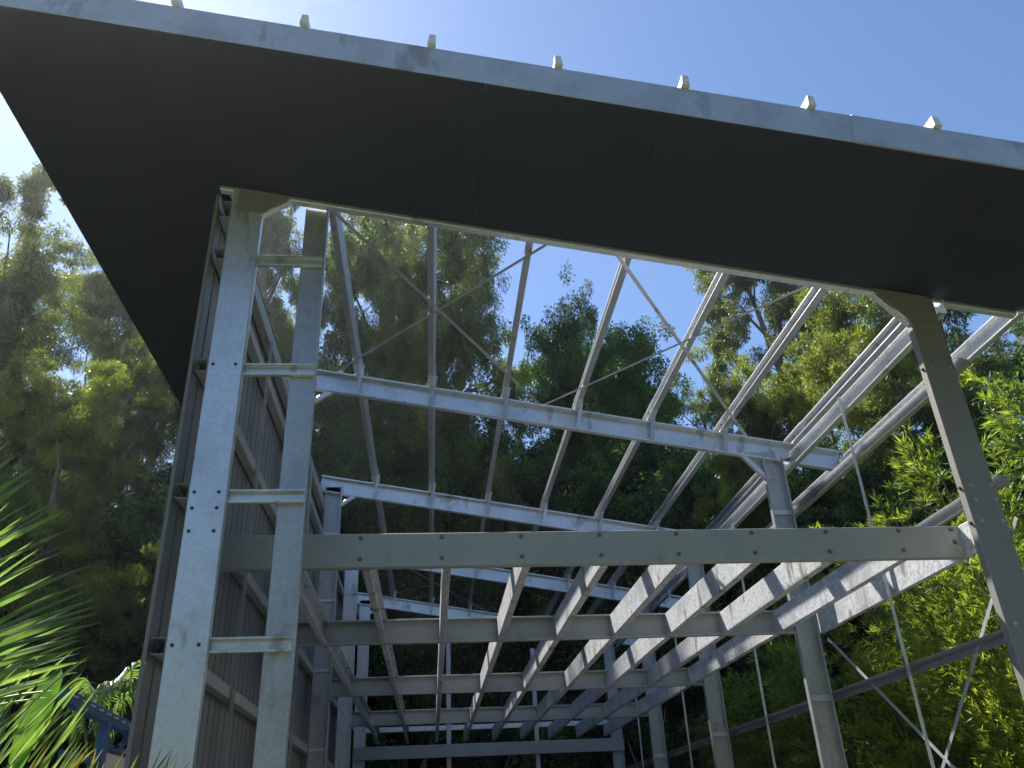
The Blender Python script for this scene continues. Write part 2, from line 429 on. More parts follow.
cpart('side_beam', (XR1+0.03, 0.14, ZM), (XR1+0.03, 3.43, ZM), Z, X, HB, 0.05, 'galv_joist', P_, 0.018)

# second post and the ladder-like nogs of the narrow opening in the front wall
mb = MB(); t = 0.003; PW = 0.195
mb.sweep([(PW, -0.075), (PW, 0), (t, 0), (t, 0.075), (0, 0.075), (0, -t), (PW-t, -t), (PW-t, -0.060), (PW-t-0.012, -0.060-0.0), (PW-t-0.012, -0.063), (PW-t, -0.063), (PW-t, -0.075)], (0.748, 0.085, 0.05), (0.748, 0.085, 6.27), X, Y)
post = mb.build('post', 'galv', P_)
for z in (0.67, 1.67, 2.675, 3.665, 4.66, 5.655):
    cpart('nog', (XL1+0.003, 0.079, z), (0.935, 0.079, z), Z, -Y, 0.095, 0.045, 'galv_bright', P_, 0.012, 0.0025)
bolt(post, (0.845, 0.081, 6.08), -Y, 'bolt_bright')

# end wall mullions
for x in (2.13, 4.03):
    cpart('mullion', (x, 13.97, 0.05), (x, 13.97, 5.6 if x < 3 else 5.3), X, Y, 0.10, 0.06, 'galv', P_)
for z in (1.67, 2.67):
    cpart('girt', (XL1, 14.04, z), (XR0, 14.04, z), Z, Y, 0.10, 0.06, 'galv', P_)

# roof edge: charcoal lined overhang in front and along the left, and fascia channel
XS = -1.446
def zs(x): return ZFA - S*x
def slab(name, xa, xb, ya, yb, off, th, mat, parent=P_):
    mb = MB()
    for o_ in (0,):
        vs = []
        for dz in (off, off+th):
            for (x, y) in ((xa, ya), (xb, ya), (xb, yb), (xa, yb)): vs.append((x, y, zs(x)+dz))
        mb.add(vs, [(0, 3, 2, 1), (4, 5, 6, 7), (0, 1, 5, 4), (1, 2, 6, 5), (2, 3, 7, 6), (3, 0, 4, 7)])
    return mb.build(name, mat, parent)
# soffit panels with hairline joints
sheets = []
x = XS
while x < 8.4:
    x2 = min(x+1.2, 8.4); sheets.append((x+0.0012, x2-0.0012, YFA+0.001, -0.005)); x = x2
for s_ in sheets: slab('soffit_panel', *s_, -0.018, 0.012, 'black')
y = -0.003
while y < 14.3:
    y2 = min(y+2.4, 14.3); slab('soffit_panel', XS+0.0012, 0.03, y, y2-0.0025, -0.018, 0.012, 'black'); y = y2
# dark roof sheeting over the overhang
slab('roof_sheet', XS-0.02, 0.02, YFA+0.03, 14.35, 0.21, 0.03, 'black')
slab('roof_sheet', 0.025, 8.4, YFA+0.075, -0.01, 0.21, 0.02, 'black')
# fascia channels: web outward, bottom flange under the soffit edge
HF = 0.262
def fas(name, xa, xb, off):
    mb = MB(); channel(mb, (xa, YFA-off, zs(xa)-0.004), (xb, YFA-off, zs(xb)-0.004), SU, Y, HF, 0.07, 0.018, 0.003)
    return mb.build(name, 'galv_fascia', P_)
fas('fascia', -1.60, 4.64, 0.0)
fas('fascia', 4.64, 8.6, 0.004)
mb = MB(); xa, xb = 4.66, 8.6
mb.sweep([(0, 0), (0.006, 0), (0.006, 0.05), (0, 0.05)], (xa, YFA-0.012, zs(xa)-0.012), (xb, YFA-0.012, zs(xb)-0.012), SU, Y)
mb.f += [(0, 1, 2, 3), (7, 6, 5, 4)]; mb.build('fascia_trim', 'trim', P_)
cpart('barge', (XS-0.012, YFA+0.004, zs(XS)-0.004+0.0), (XS-0.012, 14.35, zs(XS)-0.004), Z, X, 0.24, 0.012, 'black', P_, 0.004) 
# stub tops of the purlins above the fascia
M['stub'] = plain('sunlit_purlin_stub', (0.80, 0.79, 0.76), 0.5, 0, 0.08)  # white base paints in the sunlight on the bare purlin stubs
for i in range(-2, 9):
    x = PP0+PPS*i; z = zs(x)+HF*1.015
    if i < 0 or i > 5:
        mb = MB(); channel(mb, (x+0.035, YFA+0.28, z-0.12), (x+0.035, 0.06, z-0.12), SU, -SD, 0.10, 0.065, 0.016, 0.0025); mb.build('purlin', 'galv', P_)
    mb = MB(); zc = z+0.002; xc = x-0.020; w1 = 0.056; jt = 0.006*math.sin(i*2.3)
    mb.add([(xc, YFA-0.03, zc), (xc+w1, YFA-0.03, zc-0.008), (xc+w1, YFA+0.15, zc-0.008), (xc, YFA+0.15, zc),
            (xc+0.012+jt, YFA-0.018, zc+0.098+jt), (xc+w1-0.002+jt, YFA-0.018, zc+0.090+jt), (xc+w1-0.002+jt, YFA+0.15, zc+0.090+jt), (xc+0.012+jt, YFA+0.15, zc+0.098+jt)],
           [(0, 3, 2, 1), (4, 5, 6, 7), (0, 1, 5, 4), (1, 2, 6, 5), (2, 3, 7, 6), (3, 0, 4, 7)])
    mb.build('purlin_stub', 'stub', P_)

# ------------------------------------------------------------------ foliage helpers
def leaves_mesh(name, c, d, L, W, mats, parent=None, rng=None, nrm=None, midx=None):
    """diamond leaves: base c, direction d (unit), length L, width W"""
    N = len(c)
    if nrm is None: nrm = rng.normal(size=(N, 3))
    side = np.cross(d, nrm); side /= np.linalg.norm(side, axis=1, keepdims=True)+1e-9
    L = np.broadcast_to(np.asarray(L, float).reshape(-1, 1), (N, 1)); W = np.broadcast_to(np.asarray(W, float).reshape(-1, 1), (N, 1))
    v = np.empty((N, 4, 3)); mid = c+d*L*0.42
    v[:, 0] = c; v[:, 1] = mid+side*W*0.5; v[:, 2] = c+d*L; v[:, 3] = mid-side*W*0.5
    me = bpy.data.meshes.new(name); me.vertices.add(4*N); me.vertices.foreach_set('co', v.ravel())
    me.loops.add(4*N); me.loops.foreach_set('vertex_index', np.arange(4*N, dtype=np.int32))
    me.polygons.add(N); me.polygons.foreach_set('loop_start', np.arange(0, 4*N, 4, dtype=np.int32))
    try: me.polygons.foreach_set('loop_total', np.full(N, 4, dtype=np.int32))
    except Exception: pass
    for k in mats: me.materials.append(M[k])
    if midx is not None: me.polygons.foreach_set('material_index', midx.astype(np.int32))
    me.update(calc_edges=True); me.validate()
    o = bpy.data.objects.new(name, me); col.objects.link(o)
    if parent: o.parent = parent
    return o

def tube(mb, pts, radii, k=6):
    pts = [Vector(p) for p in pts]; rings = []
    for i, p in enumerate(pts):
        d = (pts[min(i+1, len(pts)-1)]-pts[max(i-1, 0)]).normalized()
        a = d.cross(Vector((0.31, 0.17, 0.93)) if abs(d.z) < 0.9 else Vector((1, 0.2, 0))).normalized(); b = d.cross(a)
        rings.append([p+(a*math.cos(t*2*math.pi/k)+b*math.sin(t*2*math.pi/k))*radii[i] for t in range(k)])
    vs = [v for r in rings for v in r]; fs = []
    for i in range(len(pts)-1):
        for t in range(k): fs.append((i*k+t, i*k+(t+1) % k, (i+1)*k+(t+1) % k, (i+1)*k+t))
    mb.add(vs, fs)

def grow(rng, p, d, L, r, n=5, wob=0.25, up=0.1):
    pts = [np.array(p, float)]; d = np.array(d, float); d /= np.linalg.norm(d)
    for i in range(n):
        d = d+rng.normal(size=3)*wob; d[2] += up; d /= np.linalg.norm(d); pts.append(pts[-1]+d*L/n)
    return pts, [r*(1-0.75*i/n) for i in range(n+1)], d

def make_tree(name, seed, H, CR, mats, bark='bark', nl=9, clump=0.85, per=330, leaf=(0.20, 0.075), low=0.35, flat=0.6, droop=0.5, lean=0.05, sub=4):
    rng = np.random.default_rng(seed); root = empty(name)
    mb = MB(); tr = H*0.017+0.05
    n = 8; pts = [np.array([0, 0, -0.6])]; d = np.array([rng.normal()*lean, rng.normal()*lean, 1.0])
    for i in range(n):
        d = d+np.array([rng.normal()*0.06, rng.normal()*0.06, 0.05]); d /= np.linalg.norm(d); pts.append(pts[-1]+d*(H*0.86)/n)
    rad = [tr*(1-0.8*i/n) for i in range(n+1)]; tube(mb, pts, rad, 8)
    ends = []
    for j in range(nl):
        f = low+(0.98-low)*(j+rng.random()*0.7)/nl; i = min(int(f*n), n-1); t = f*n-i
        p = pts[i]*(1-t)+pts[i+1]*t; a = j*2.4+rng.random()*0.8
        reach = CR*(0.55+0.45*rng.random())*(1.0-0.55*max(0, (f-0.6)/0.4))
        elev = 0.35+0.7*f*rng.random()
        q, qr, qd = grow(rng, p, (math.cos(a), math.sin(a), elev), reach*1.05, rad[i]*0.5, 5, 0.16, 0.07); tube(mb, q, qr, 5)
        for s_ in range(sub):
            k = 2+int(rng.integers(0, 4)); k = min(k, 5)
            sd = qd+rng.normal(size=3)*0.75; sd[2] += 0.25
            s2, sr, e2 = grow(rng, q[k], sd, CR*(0.22+0.22*rng.random()), max(qr[k]*0.55, 0.012), 4, 0.22, 0.05); tube(mb, s2, sr, 4)
            ends.append(s2[-1]); 
            if rng.random() < 0.6: ends.append(s2[2]+rng.normal(size=3)*0.25)
        ends.append(q[-1])
    ends.append(pts[-1]); ends.append(pts[-1]+np.array([0.3, 0.2, -0.4]))
    mb.build('trunk', bark, root, True)
    C, D, mi = [], [], []
    for e in ends:
        R_ = clump*(0.6+0.7*rng.random()); k = int(per*(0.5+R_/clump*0.5)*(0.6+0.6*rng.random()))
        nsub = max(4, int(6*R_)); sc_ = e+rng.normal(size=(nsub, 3))*np.array([0.55, 0.55, 0.55*flat])*R_
        pick = rng.integers(0, nsub, k)
        g = rng.normal(size=(k, 3)); g /= np.linalg.norm(g, axis=1, keepdims=True); g *= (rng.random((k, 1))**0.45)*R_*0.42; g[:, 2] *= flat+0.1
        c = sc_[pick]+g; dd = g/(R_*0.42)*0.8+rng.normal(size=(k, 3))*0.5; dd[:, 2] -= droop; dd /= np.linalg.norm(dd, axis=1, keepdims=True)
        C.append(c); D.append(dd); mi.append(np.full(k, int(rng.integers(0, len(mats)))))
    C = np.concatenate(C); D = np.concatenate(D); mi = np.concatenate(mi); N = len(C)
    leaves_mesh('crown', C, D, leaf[0]*(0.6+0.8*rng.random(N)), leaf[1]*(0.6+0.8*rng.random(N)), mats, root, rng, midx=mi)
    SIZE[root.name] = (float(np.percentile(C[:, 2], 99.7)), float(np.percentile(np.hypot(C[:, 0], C[:, 1]), 93)))
    return root
SIZE = {}

def copy_tree(o, parent=None):
    c = o.copy(); col.objects.link(c); c.parent = parent
    for ch in o.children: copy_tree(ch, c)
    return c

def pol(az, dist):
    return CAM.x+math.sin(R(az))*dist, CAM.y+math.cos(R(az))*dist

used = set()
def place(proto, az, dist, top_el, hw, rot, label, cat='tree', group=None):
    """stand a tree on the slope, tall enough to reach a measured elevation angle and hw degrees wide to each side"""
    o = proto if proto.name not in used else copy_tree(proto); used.add(proto.name)
    x, y = pol(az, dist); g = hz(x, y); H, CR = SIZE[proto.name]
    s = (CAM.z+dist*math.tan(R(top_el))-g)/H; sx = dist*math.tan(R(hw))/CR
    o.location = (x, y, g); o.scale = (sx, sx, s); o.rotation_euler = (0, 0, rot)
    tag(o, label, cat, group)
    return o

# prototypes
LG = (0.14, 0.040)
gumA = make_tree('gum_tree', 11, 20, 4.6, ['leaf_gum', 'leaf_olive'], 'bark', 13, 0.85, 1350, LG, 0.30, 0.65, 0.6, sub=5)
gumB = make_tree('gum_tree', 23, 20, 4.2, ['leaf_olive', 'leaf_gum'], 'bark', 12, 0.75, 1000, LG, 0.38, 0.6, 0.7, sub=5)
gumC = make_tree('gum_tree', 37, 20, 4.8, ['leaf_gum', 'leaf_gum', 'leaf_olive'], 'bark', 14, 0.95, 1650, LG, 0.25, 0.7, 0.5, sub=5)
darkT = make_tree('broadleaf_tree', 41, 14, 4.4, ['leaf_dark', 'leaf_dark', 'leaf_green'], 'bark', 14, 1.05, 1000, (0.18, 0.08), 0.12, 0.8, 0.3, sub=5)
greenT = make_tree('broadleaf_tree', 53, 18, 2.3, ['leaf_green', 'leaf_green', 'leaf_gum'], 'bark', 24, 0.95, 900, (0.14, 0.06), 0.3, 0.85, 0.2, sub=4)
limeT = make_tree('wattle_tree', 67, 14, 4.2, ['leaf_lime', 'leaf_olive', 'leaf_lime'], 'bark', 14, 0.85, 1500, (0.12, 0.038), 0.3, 0.38, -0.4, sub=5)

FG = 'trees of the forest behind the shed'
place(gumA, -34, 27, 34.5, 8, 0.3, 'olive gum tree at the far left edge beside the sky corner', group=FG)
place(gumB, -25.5, 25, 36.0, 7.5, 1.9, 'thin crowned gum tree just left of the dark roof overhang', group=FG)
place(limeT, -24.8, 19, 27.5, 6.5, 0.4, 'small yellow green tree glowing below the left roof overhang corner', group=FG)
place(gumC, -31, 34, 32, 9, 2.9, 'dense dark gum tree behind the left gum trees', group=FG)
place(gumC, -21, 32, 34, 9, 4.4, 'dense gum tree behind the left edge of the shed wall', group=FG)
place(gumB, -11.0, 31, 45, 7, 5.1, 'open crowned gum tree seen between front column and second post', group=FG)
place(gumC, -13, 35, 39, 8, 1.1, 'broad gum tree further back between front column and second post', group=FG)
place(gumA, -4.0, 27, 45.5, 8, 2.0, 'tall gum tree with visible dark branches above the first rafter, left of the sky gap', group=FG)
place(gumC, -3, 32, 43, 8, 3.3, 'broad gum tree further back, behind the tall branching gum tree', group=FG)
place(gumC, 2.2, 25, 41.0, 6.3, 0.8, 'full green gum tree whose crown ends at the blue sky gap', group=FG)
place(greenT, 9.3, 29, 33.5, 3.4, 0.2, 'rounded green tree standing lowest under the sky gap', group=FG)
place(greenT, 16.0, 26, 32.0, 4.3, 2.2, 'bright leafy green tree in the middle of the sky gap', group=FG)
place(gumA, 28.5, 36, 36.5, 7, 3.6, 'tall gum tree with sky showing through, right of the sky gap', group=FG)
place(limeT, 24.5, 22, 27.5, 5.0, 1.1, 'layered yellow green wattle tree behind the second rafter end', group=FG)
place(limeT, 31, 23, 31.0, 6.5, 3.0, 'largest layered yellow green wattle tree left of the right front column', group=FG)
place(gumC, 36, 33, 32.5, 8, 1.5, 'dark gum tree behind the yellow green wattles', group=FG)
place(gumB, 41, 25, 33, 8, 0.9, 'dark gum tree seen right of the right front column', group=FG)
place(darkT, 47, 21, 26, 9, 1.0, 'dark broadleaf tree at the right edge beside the bamboo', group=FG)
place(gumC, 21.5, 38, 28, 5.5, 5.5, 'distant gum tree behind the bright leafy tree', group=FG)
DG = 'dark shaded trees low behind the shed'
DL = ['dark broadleaf tree low at the left edge behind the near palm', 'dark broadleaf tree left of the shed above the blue frame', 'shaded tree just behind the left wall corner flashing',
      'dark tree seen through the narrow opening beside the second post', 'dark tree behind the left end of the first inner rafter', 'dark tree behind the middle of the first inner rafter',
      'dark tree under the blue sky gap, left of its lowest point', 'dark tree under the lowest point of the sky gap', 'dark tree below the bright leafy green tree',
      'dark tree behind the second right column', 'dark tree behind the bamboo between the right columns', 'dark tree behind the bamboo at the right front column', 'dark tree behind the tallest bamboo at the right edge']
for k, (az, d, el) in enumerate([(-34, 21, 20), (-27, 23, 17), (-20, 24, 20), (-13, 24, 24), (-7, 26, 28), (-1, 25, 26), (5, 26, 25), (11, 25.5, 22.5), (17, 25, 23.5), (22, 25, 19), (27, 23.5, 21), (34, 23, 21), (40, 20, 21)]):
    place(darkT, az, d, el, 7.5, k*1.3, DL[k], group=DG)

# forest mass on the rising slope: nobody could count it
rng = np.random.default_rng(5)
def forest(name, K, azr, dr, leaf, mats, label):
    az = rng.uniform(*azr, K); dist = rng.uniform(*dr, K)
    C, D, mi = [], [], []
    for a, ds in zip(az, dist):
        x, y = pol(a, ds); g = hz(x, y)
        hmax = 8.5+2.5*math.sin(a*0.35)+2*math.sin(a*0.9+1)
        if 5 < a < 23: hmax = min(hmax, CAM.z+ds*math.tan(R(22))-g)
        h = g+rng.uniform(0.0, 1.0)**0.8*max(hmax, 1)
        nb = 7; R_ = rng.uniform(0.9, 1.6); k = 90
        bc = np.array([x, y, h])+rng.normal(size=(nb, 3))*R_*np.array([0.6, 0.6, 0.4])
        gg = rng.normal(size=(nb*k, 3)); gg /= np.linalg.norm(gg, axis=1, keepdims=True); dd = gg.copy(); gg *= (rng.random((nb*k, 1))**0.4)*R_*0.42; gg[:, 2] *= 0.6
        C.append(np.repeat(bc, k, 0)+gg); dd = dd*0.8+rng.normal(size=(nb*k, 3))*0.5; dd[:, 2] -= 0.4
        D.append(dd/np.linalg.norm(dd, axis=1, keepdims=True)); mi.append(np.full(nb*k, int(rng.integers(0, len(mats)))))
    C = np.concatenate(C); D = np.concatenate(D); mi = np.concatenate(mi); n = len(C)
    o = leaves_mesh(name, C, D, leaf[0]*(0.6+0.8*rng.random(n)), leaf[1]*(0.6+0.8*rng.random(n)), mats, None, rng, midx=mi)
    tag(o, label, 'forest', kind='stuff'); return o
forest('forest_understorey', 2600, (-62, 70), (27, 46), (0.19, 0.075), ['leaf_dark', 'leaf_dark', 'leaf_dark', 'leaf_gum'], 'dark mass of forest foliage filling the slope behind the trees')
# trees on the far side of the clearing, behind the photographer
NL = ['dark tree behind the photographer, nearest on the right', 'broad tree behind the photographer to the right', 'dark tree behind the photographer, right of centre',
      'broad tree straight behind the photographer', 'dark tree behind the photographer to the left', 'lowest tree behind the photographer, far left']
for k, (az, d, el) in enumerate([(118, 20, 30), (140, 21, 33), (162, 20, 33), (182, 24, 28), (203, 28, 17), (230, 30, 14)]):
    place(darkT if k % 2 == 0 else gumC, az, d, el, 13, k*1.7, NL[k], group='trees on the near side of the clearing')

# ------------------------------------------------------------------ bamboo on the right
def make_bamboo(name, seed, H, W, nculm, nwh):
    rng = np.random.default_rng(seed); root = empty(name)
    mb = MB(); C, D, L = [], [], []
    for i in range(nculm):
        a = rng.random()*6.28; r = W*0.35*math.sqrt(rng.random()); p = np.array([math.cos(a)*r, math.sin(a)*r, -0.1])
        out = np.array([math.cos(a), math.sin(a), 0])*rng.uniform(0.05, 0.30)
        h = H*rng.uniform(0.62, 1.0); pts = [p]
        for k in range(7):
            d = np.array([0, 0, 1.0])+out*(k/3.2)**1.6; d /= np.linalg.norm(d); pts.append(pts[-1]+d*h/7)
        tube(mb, pts, [0.022*(1-0.11*k) for k in range(8)], 5)
        for q in range(nwh//6):
            f = 0.10+0.90*rng.random()**0.8; k = min(int(f*7), 6); t = f*7-k
            b0 = pts[k]*(1-t)+pts[k+1]*t
            bd = rng.normal(size=3)*np.array([1, 1, 0.25])+out*3; bd[2] = abs(bd[2])*0.6+0.25; bd /= np.linalg.norm(bd); bl_ = rng.uniform(0.35, 0.8)*(1.25-0.6*f)
            for e in range(6):
                g = 0.25+0.75*(e+rng.random())/6
                c = b0+bd*bl_*g+np.array([0, 0, -0.18*g*g])+rng.normal(size=3)*0.05; n = int(rng.integers(5, 9))
                ax = bd*0.8+np.array([0, 0, 0.35])
                dd = rng.normal(size=(n, 3))*0.55+ax; dd /= np.linalg.norm(dd, axis=1, keepdims=True)
                C.append(np.repeat(c[None], n, 0)+rng.normal(size=(n, 3))*0.015); D.append(dd); L.append(rng.uniform(0.09, 0.18, n))
    mb.build('culm', 'culm', root, True)
    C = np.concatenate(C); D = np.concatenate(D); L = np.concatenate(L)
    leaves_mesh('foliage', C, D, L, L*0.13+0.003, ['leaf_bamboo'], root, rng)
    return root
bamA = make_bamboo('bamboo_clump', 3, 6.5, 1.9, 16, 215)
bamB = make_bamboo('bamboo_clump', 8, 6.0, 1.7, 15, 215)
BG = 'bamboo clumps along the right side of the shed'
bl = [(8.3, 3.4, 0.80, 'bamboo clump right of the right front column, nearest and lowest', 0.4),
      (9.6, 5.0, 1.12, 'tallest yellow green bamboo clump rising right of the right front column', 1.7),
      (8.6, 6.2, 0.93, 'yellow green bamboo clump between the right front column and the second column', 2.9),
      (8.9, 8.6, 0.95, 'bamboo clump just right of the second right column, behind the floor header end', 4.0),
      (8.2, 10.4, 0.80, 'bamboo clump behind the second right column', 5.2),
      (10.4, 2.6, 1.15, 'bamboo clump cut off by the right edge of the picture', 0.9),
      (8.6, 13.2, 0.72, 'shaded bamboo clump seen through the third bay of the right wall', 2.2),
      (8.0, 1.6, 0.62, 'low bamboo clump at the lower right corner', 3.3),
      (7.9, 5.0, 0.66, 'low bamboo clump behind the crossing wall straps', 4.6)]
for k, (x, y, s, lab, rz) in enumerate(bl):
    pr = bamA if k % 2 == 0 else bamB
    o = pr if k < 2 else copy_tree(pr)
    o.location = (x, y, hz(x, y)); o.scale = (s*1.1, s*1.1, s); o.rotation_euler = (0, 0, rz); tag(o, lab, 'bamboo', BG)

# ------------------------------------------------------------------ palms on the left
def frond(root, rng, pts, Lmax, wid, ang=50, mat='leaf_palm', n=46, droop=0.25, sidev=(0, 0, 1), one=0, start=0.12):
    """pinnate leaf: rachis through pts, leaflets as folded, tapering blades"""
    P = np.array(pts, float); seg = np.linalg.norm(np.diff(P, axis=0), axis=1); cum = np.concatenate([[0], np.cumsum(seg)]); T = cum[-1]
    def at(s):
        return np.array([np.interp(s*T, cum, P[:, k]) for k in range(3)])
    mb = MB(); rp_ = [at(i/14) for i in range(15)]; tube(mb, rp_, [0.013*(1-0.8*i/14)+0.002 for i in range(15)], 5)
    fr = mb.build('frond', mat, root, True)
    vs, fs = [], []
    sv = np.array(sidev, float)
    for i in range(n):
        s = start+(1-start)*(i+0.3*rng.random())/n
        b = at(s); t = at(min(1, s+0.03))-at(max(0, s-0.03)); t /= np.linalg.norm(t)
        sd = np.cross(t, np.cross(sv, t)); sd /= np.linalg.norm(sd)
        L = Lmax*(0.45+0.55*math.sin(math.pi*min(1, 0.12+0.85*s)))*(1-0.35*s)*rng.uniform(0.9, 1.08)
        for sg in ((1, -1) if one == 0 else (one,)):
            a = R(ang*(1-0.45*s)+rng.normal()*3)
            d = t*math.cos(a)+sd*sg*math.sin(a)+rng.normal(size=3)*0.04; d /= np.linalg.norm(d)
            nn = np.cross(d, np.cross(t, sd)); nn /= np.linalg.norm(nn)
            fold = np.cross(d, nn); K = 6; base = len(vs); p = b.copy(); dd = d.copy()
            wl = wid*rng.uniform(0.8, 1.15)
            for k in range(K+1):
                f = k/K; w_ = wl*(0.35+0.65*min(1, f*5))*(1-f**2.2)*0.5+0.0006
                vs += [p+nn*w_+fold*w_*0.35, p, p-nn*w_+fold*w_*0.35]
                dd = dd+np.array([0, 0, -droop*(0.2+f)*0.35]); dd /= np.linalg.norm(dd); p = p+dd*L/K
            for k in range(K):
                o = base+3*k; fs += [(o, o+1, o+4, o+3), (o+1, o+2, o+5, o+4)]
    mesh_obj('leaflets', vs, fs, mat, fr, False)
    return fr

def blades(name, segs, wid, mat, parent, sag=0.05, seed=1):
    """long folded leaflets, each from its base to its tip"""
    rg = np.random.default_rng(seed); vs, fs = [], []
    for a, b in segs:
        a = np.array(a); b = np.array(b); d = b-a; L = np.linalg.norm(d); dn = d/L
        nn = np.cross(dn, rg.normal(size=3)*0.6+np.array([0.3, -0.9, 0.5])); nn /= np.linalg.norm(nn); fold = np.cross(dn, nn)
        K = 8; base = len(vs); wl = wid*rg.uniform(0.75, 1.2)
        for k in range(K+1):
            f = k/K; w_ = wl*(0.5+0.5*min(1, f*4))*(1-f**2.6)*0.5+0.0005
            p = a+d*f+np.array([0, 0, sag*L*(4*f*(1-f))*0.5])
            vs += [p+nn*w_+fold*w_*0.5, p, p-nn*w_+fold*w_*0.5]
        for k in range(K):
            o = base+3*k; fs += [(o, o+1, o+4, o+3), (o+1, o+2, o+5, o+4)]
    return mesh_obj(name, vs, fs, mat, parent)
rng = np.random.default_rng(12)
LEAF1 = [((0.161, -2.867, 2.463), (0.522, -3.032, 2.727)), ((0.144, -2.815, 2.425), (0.524, -2.973, 2.713)), ((0.164, -2.83, 2.383), (0.581, -2.966, 2.669)), ((0.162, -2.816, 2.365), (0.582, -2.947, 2.646)), ((0.165, -2.798, 2.323), (0.607, -2.912, 2.603)), ((0.135, -2.729, 2.297), (0.593, -2.838, 2.595)), ((0.163, -2.772, 2.281), (0.635, -2.873, 2.575)), ((0.118, -2.701, 2.305), (0.623, -2.784, 2.59)), ((0.152, -2.737, 2.256), (0.659, -2.809, 2.52)), ((0.209, -2.803, 2.18), (0.714, -2.873, 2.444)), ((0.211, -2.78, 2.13), (0.746, -2.832, 2.392)), ((0.203, -2.745, 2.094), (0.757, -2.788, 2.363)), ((0.249, -2.813, 2.061), (0.794, -2.857, 2.319)), ((0.226, -2.772, 2.067), (0.788, -2.802, 2.299)), ((0.258, -2.821, 2.045), (0.814, -2.851, 2.265)), ((0.199, -2.724, 2.07), (0.771, -2.741, 2.268)), ((0.18, -2.69, 2.074), (0.768, -2.694, 2.248)), ((0.184, -2.683, 2.047), (0.739, -2.696, 2.211)), ((0.233, -2.768, 2.034), (0.74, -2.796, 2.172)), ((0.213, -2.736, 2.045), (0.699, -2.764, 2.144)), ((0.19, -2.686, 2.032), (0.667, -2.716, 2.13)), ((0.226, -2.748, 2.02), (0.722, -2.768, 2.096)), ((0.228, -2.744, 2.007), (0.688, -2.774, 2.062)), ((0.219, -2.72, 1.992), (0.666, -2.754, 2.037)), ((0.235, -2.727, 1.952), (0.658, -2.772, 2.001)), ((0.211, -2.687, 1.962), (0.619, -2.733, 1.98))]
LEAF2 = [((0.374, -2.295, 1.932), (0.558, -2.254, 2.183)), ((0.424, -2.352, 1.749), (0.537, -2.317, 1.909)), ((0.301, -2.349, 1.931), (0.382, -2.336, 2.115)), ((0.431, -2.213, 1.984), (0.534, -2.193, 2.142)), ((0.53, -2.656, 1.914), (0.629, -2.638, 2.089)), ((0.369, -2.344, 1.925), (0.455, -2.326, 2.078)), ((0.341, -2.654, 1.937), (0.486, -2.61, 2.111)), ((0.454, -2.412, 1.867), (0.543, -2.391, 2.016)), ((0.419, -2.315, 1.948), (0.54, -2.291, 2.138)), ((0.378, -2.663, 1.918), (0.519, -2.629, 2.14)), ((0.486, -2.462, 1.954), (0.629, -2.431, 2.138)), ((0.282, -2.292, 1.853), (0.435, -2.248, 2.069)), ((0.338, -2.405, 1.876), (0.521, -2.349, 2.083)), ((0.527, -2.377, 1.963), (0.613, -2.366, 2.122)), ((0.378, -2.505, 1.887), (0.452, -2.492, 2.061)), ((0.549, -2.386, 1.743), (0.648, -2.363, 1.931)), ((0.35, -2.368, 1.742), (0.495, -2.321, 1.952)), ((0.515, -2.408, 1.843), (0.654, -2.381, 2.078)), ((0.47, -2.312, 1.979), (0.596, -2.287, 2.151)), ((0.508, -2.459, 1.724), (0.64, -2.426, 1.974)), ((0.242, -2.404, 1.903), (0.379, -2.376, 2.171)), ((0.419, -2.362, 2.001), (0.609, -2.32, 2.221)), ((0.298, -2.311, 1.983), (0.426, -2.293, 2.236)), ((0.395, -2.429, 1.953), (0.553, -2.386, 2.135)), ((0.369, -2.29, 1.783), (0.501, -2.257, 2.028)), ((0.597, -2.578, 1.799), (0.72, -2.553, 2.014)), ((0.442, -2.641, 1.879), (0.518, -2.626, 2.04)), ((0.225, -2.309, 1.874), (0.366, -2.27, 2.107)), ((0.405, -2.16, 1.787), (0.557, -2.128, 2.069)), ((0.424, -2.46, 1.86), (0.504, -2.445, 2.037)), ((0.321, -2.354, 1.954), (0.42, -2.336, 2.143)), ((0.457, -2.677, 1.898), (0.568, -2.641, 2.016)), ((0.313, -2.484, 1.93), (0.444, -2.451, 2.134)), ((0.357, -2.361, 1.941), (0.486, -2.33, 2.129)), ((0.444, -2.438, 2.049), (0.578, -2.411, 2.217)), ((0.521, -2.441, 1.869), (0.624, -2.416, 2.016)), ((0.608, -2.505, 1.717), (0.71, -2.481, 1.919)), ((0.351, -2.396, 1.771), (0.481, -2.359, 2.004)), ((0.27, -2.48, 1.996), (0.442, -2.435, 2.218)), ((0.515, -2.393, 1.724), (0.619, -2.367, 1.932)), ((0.508, -2.229, 1.916), (0.602, -2.218, 2.109)), ((0.285, -2.281, 1.803), (0.47, -2.222, 2.031)), ((0.434, -2.5, 1.986), (0.526, -2.494, 2.194)), ((0.551, -2.606, 2.008), (0.702, -2.574, 2.178)), ((0.412, -2.542, 1.861), (0.536, -2.514, 2.078)), ((0.344, -2.489, 1.901), (0.493, -2.45, 2.114))]
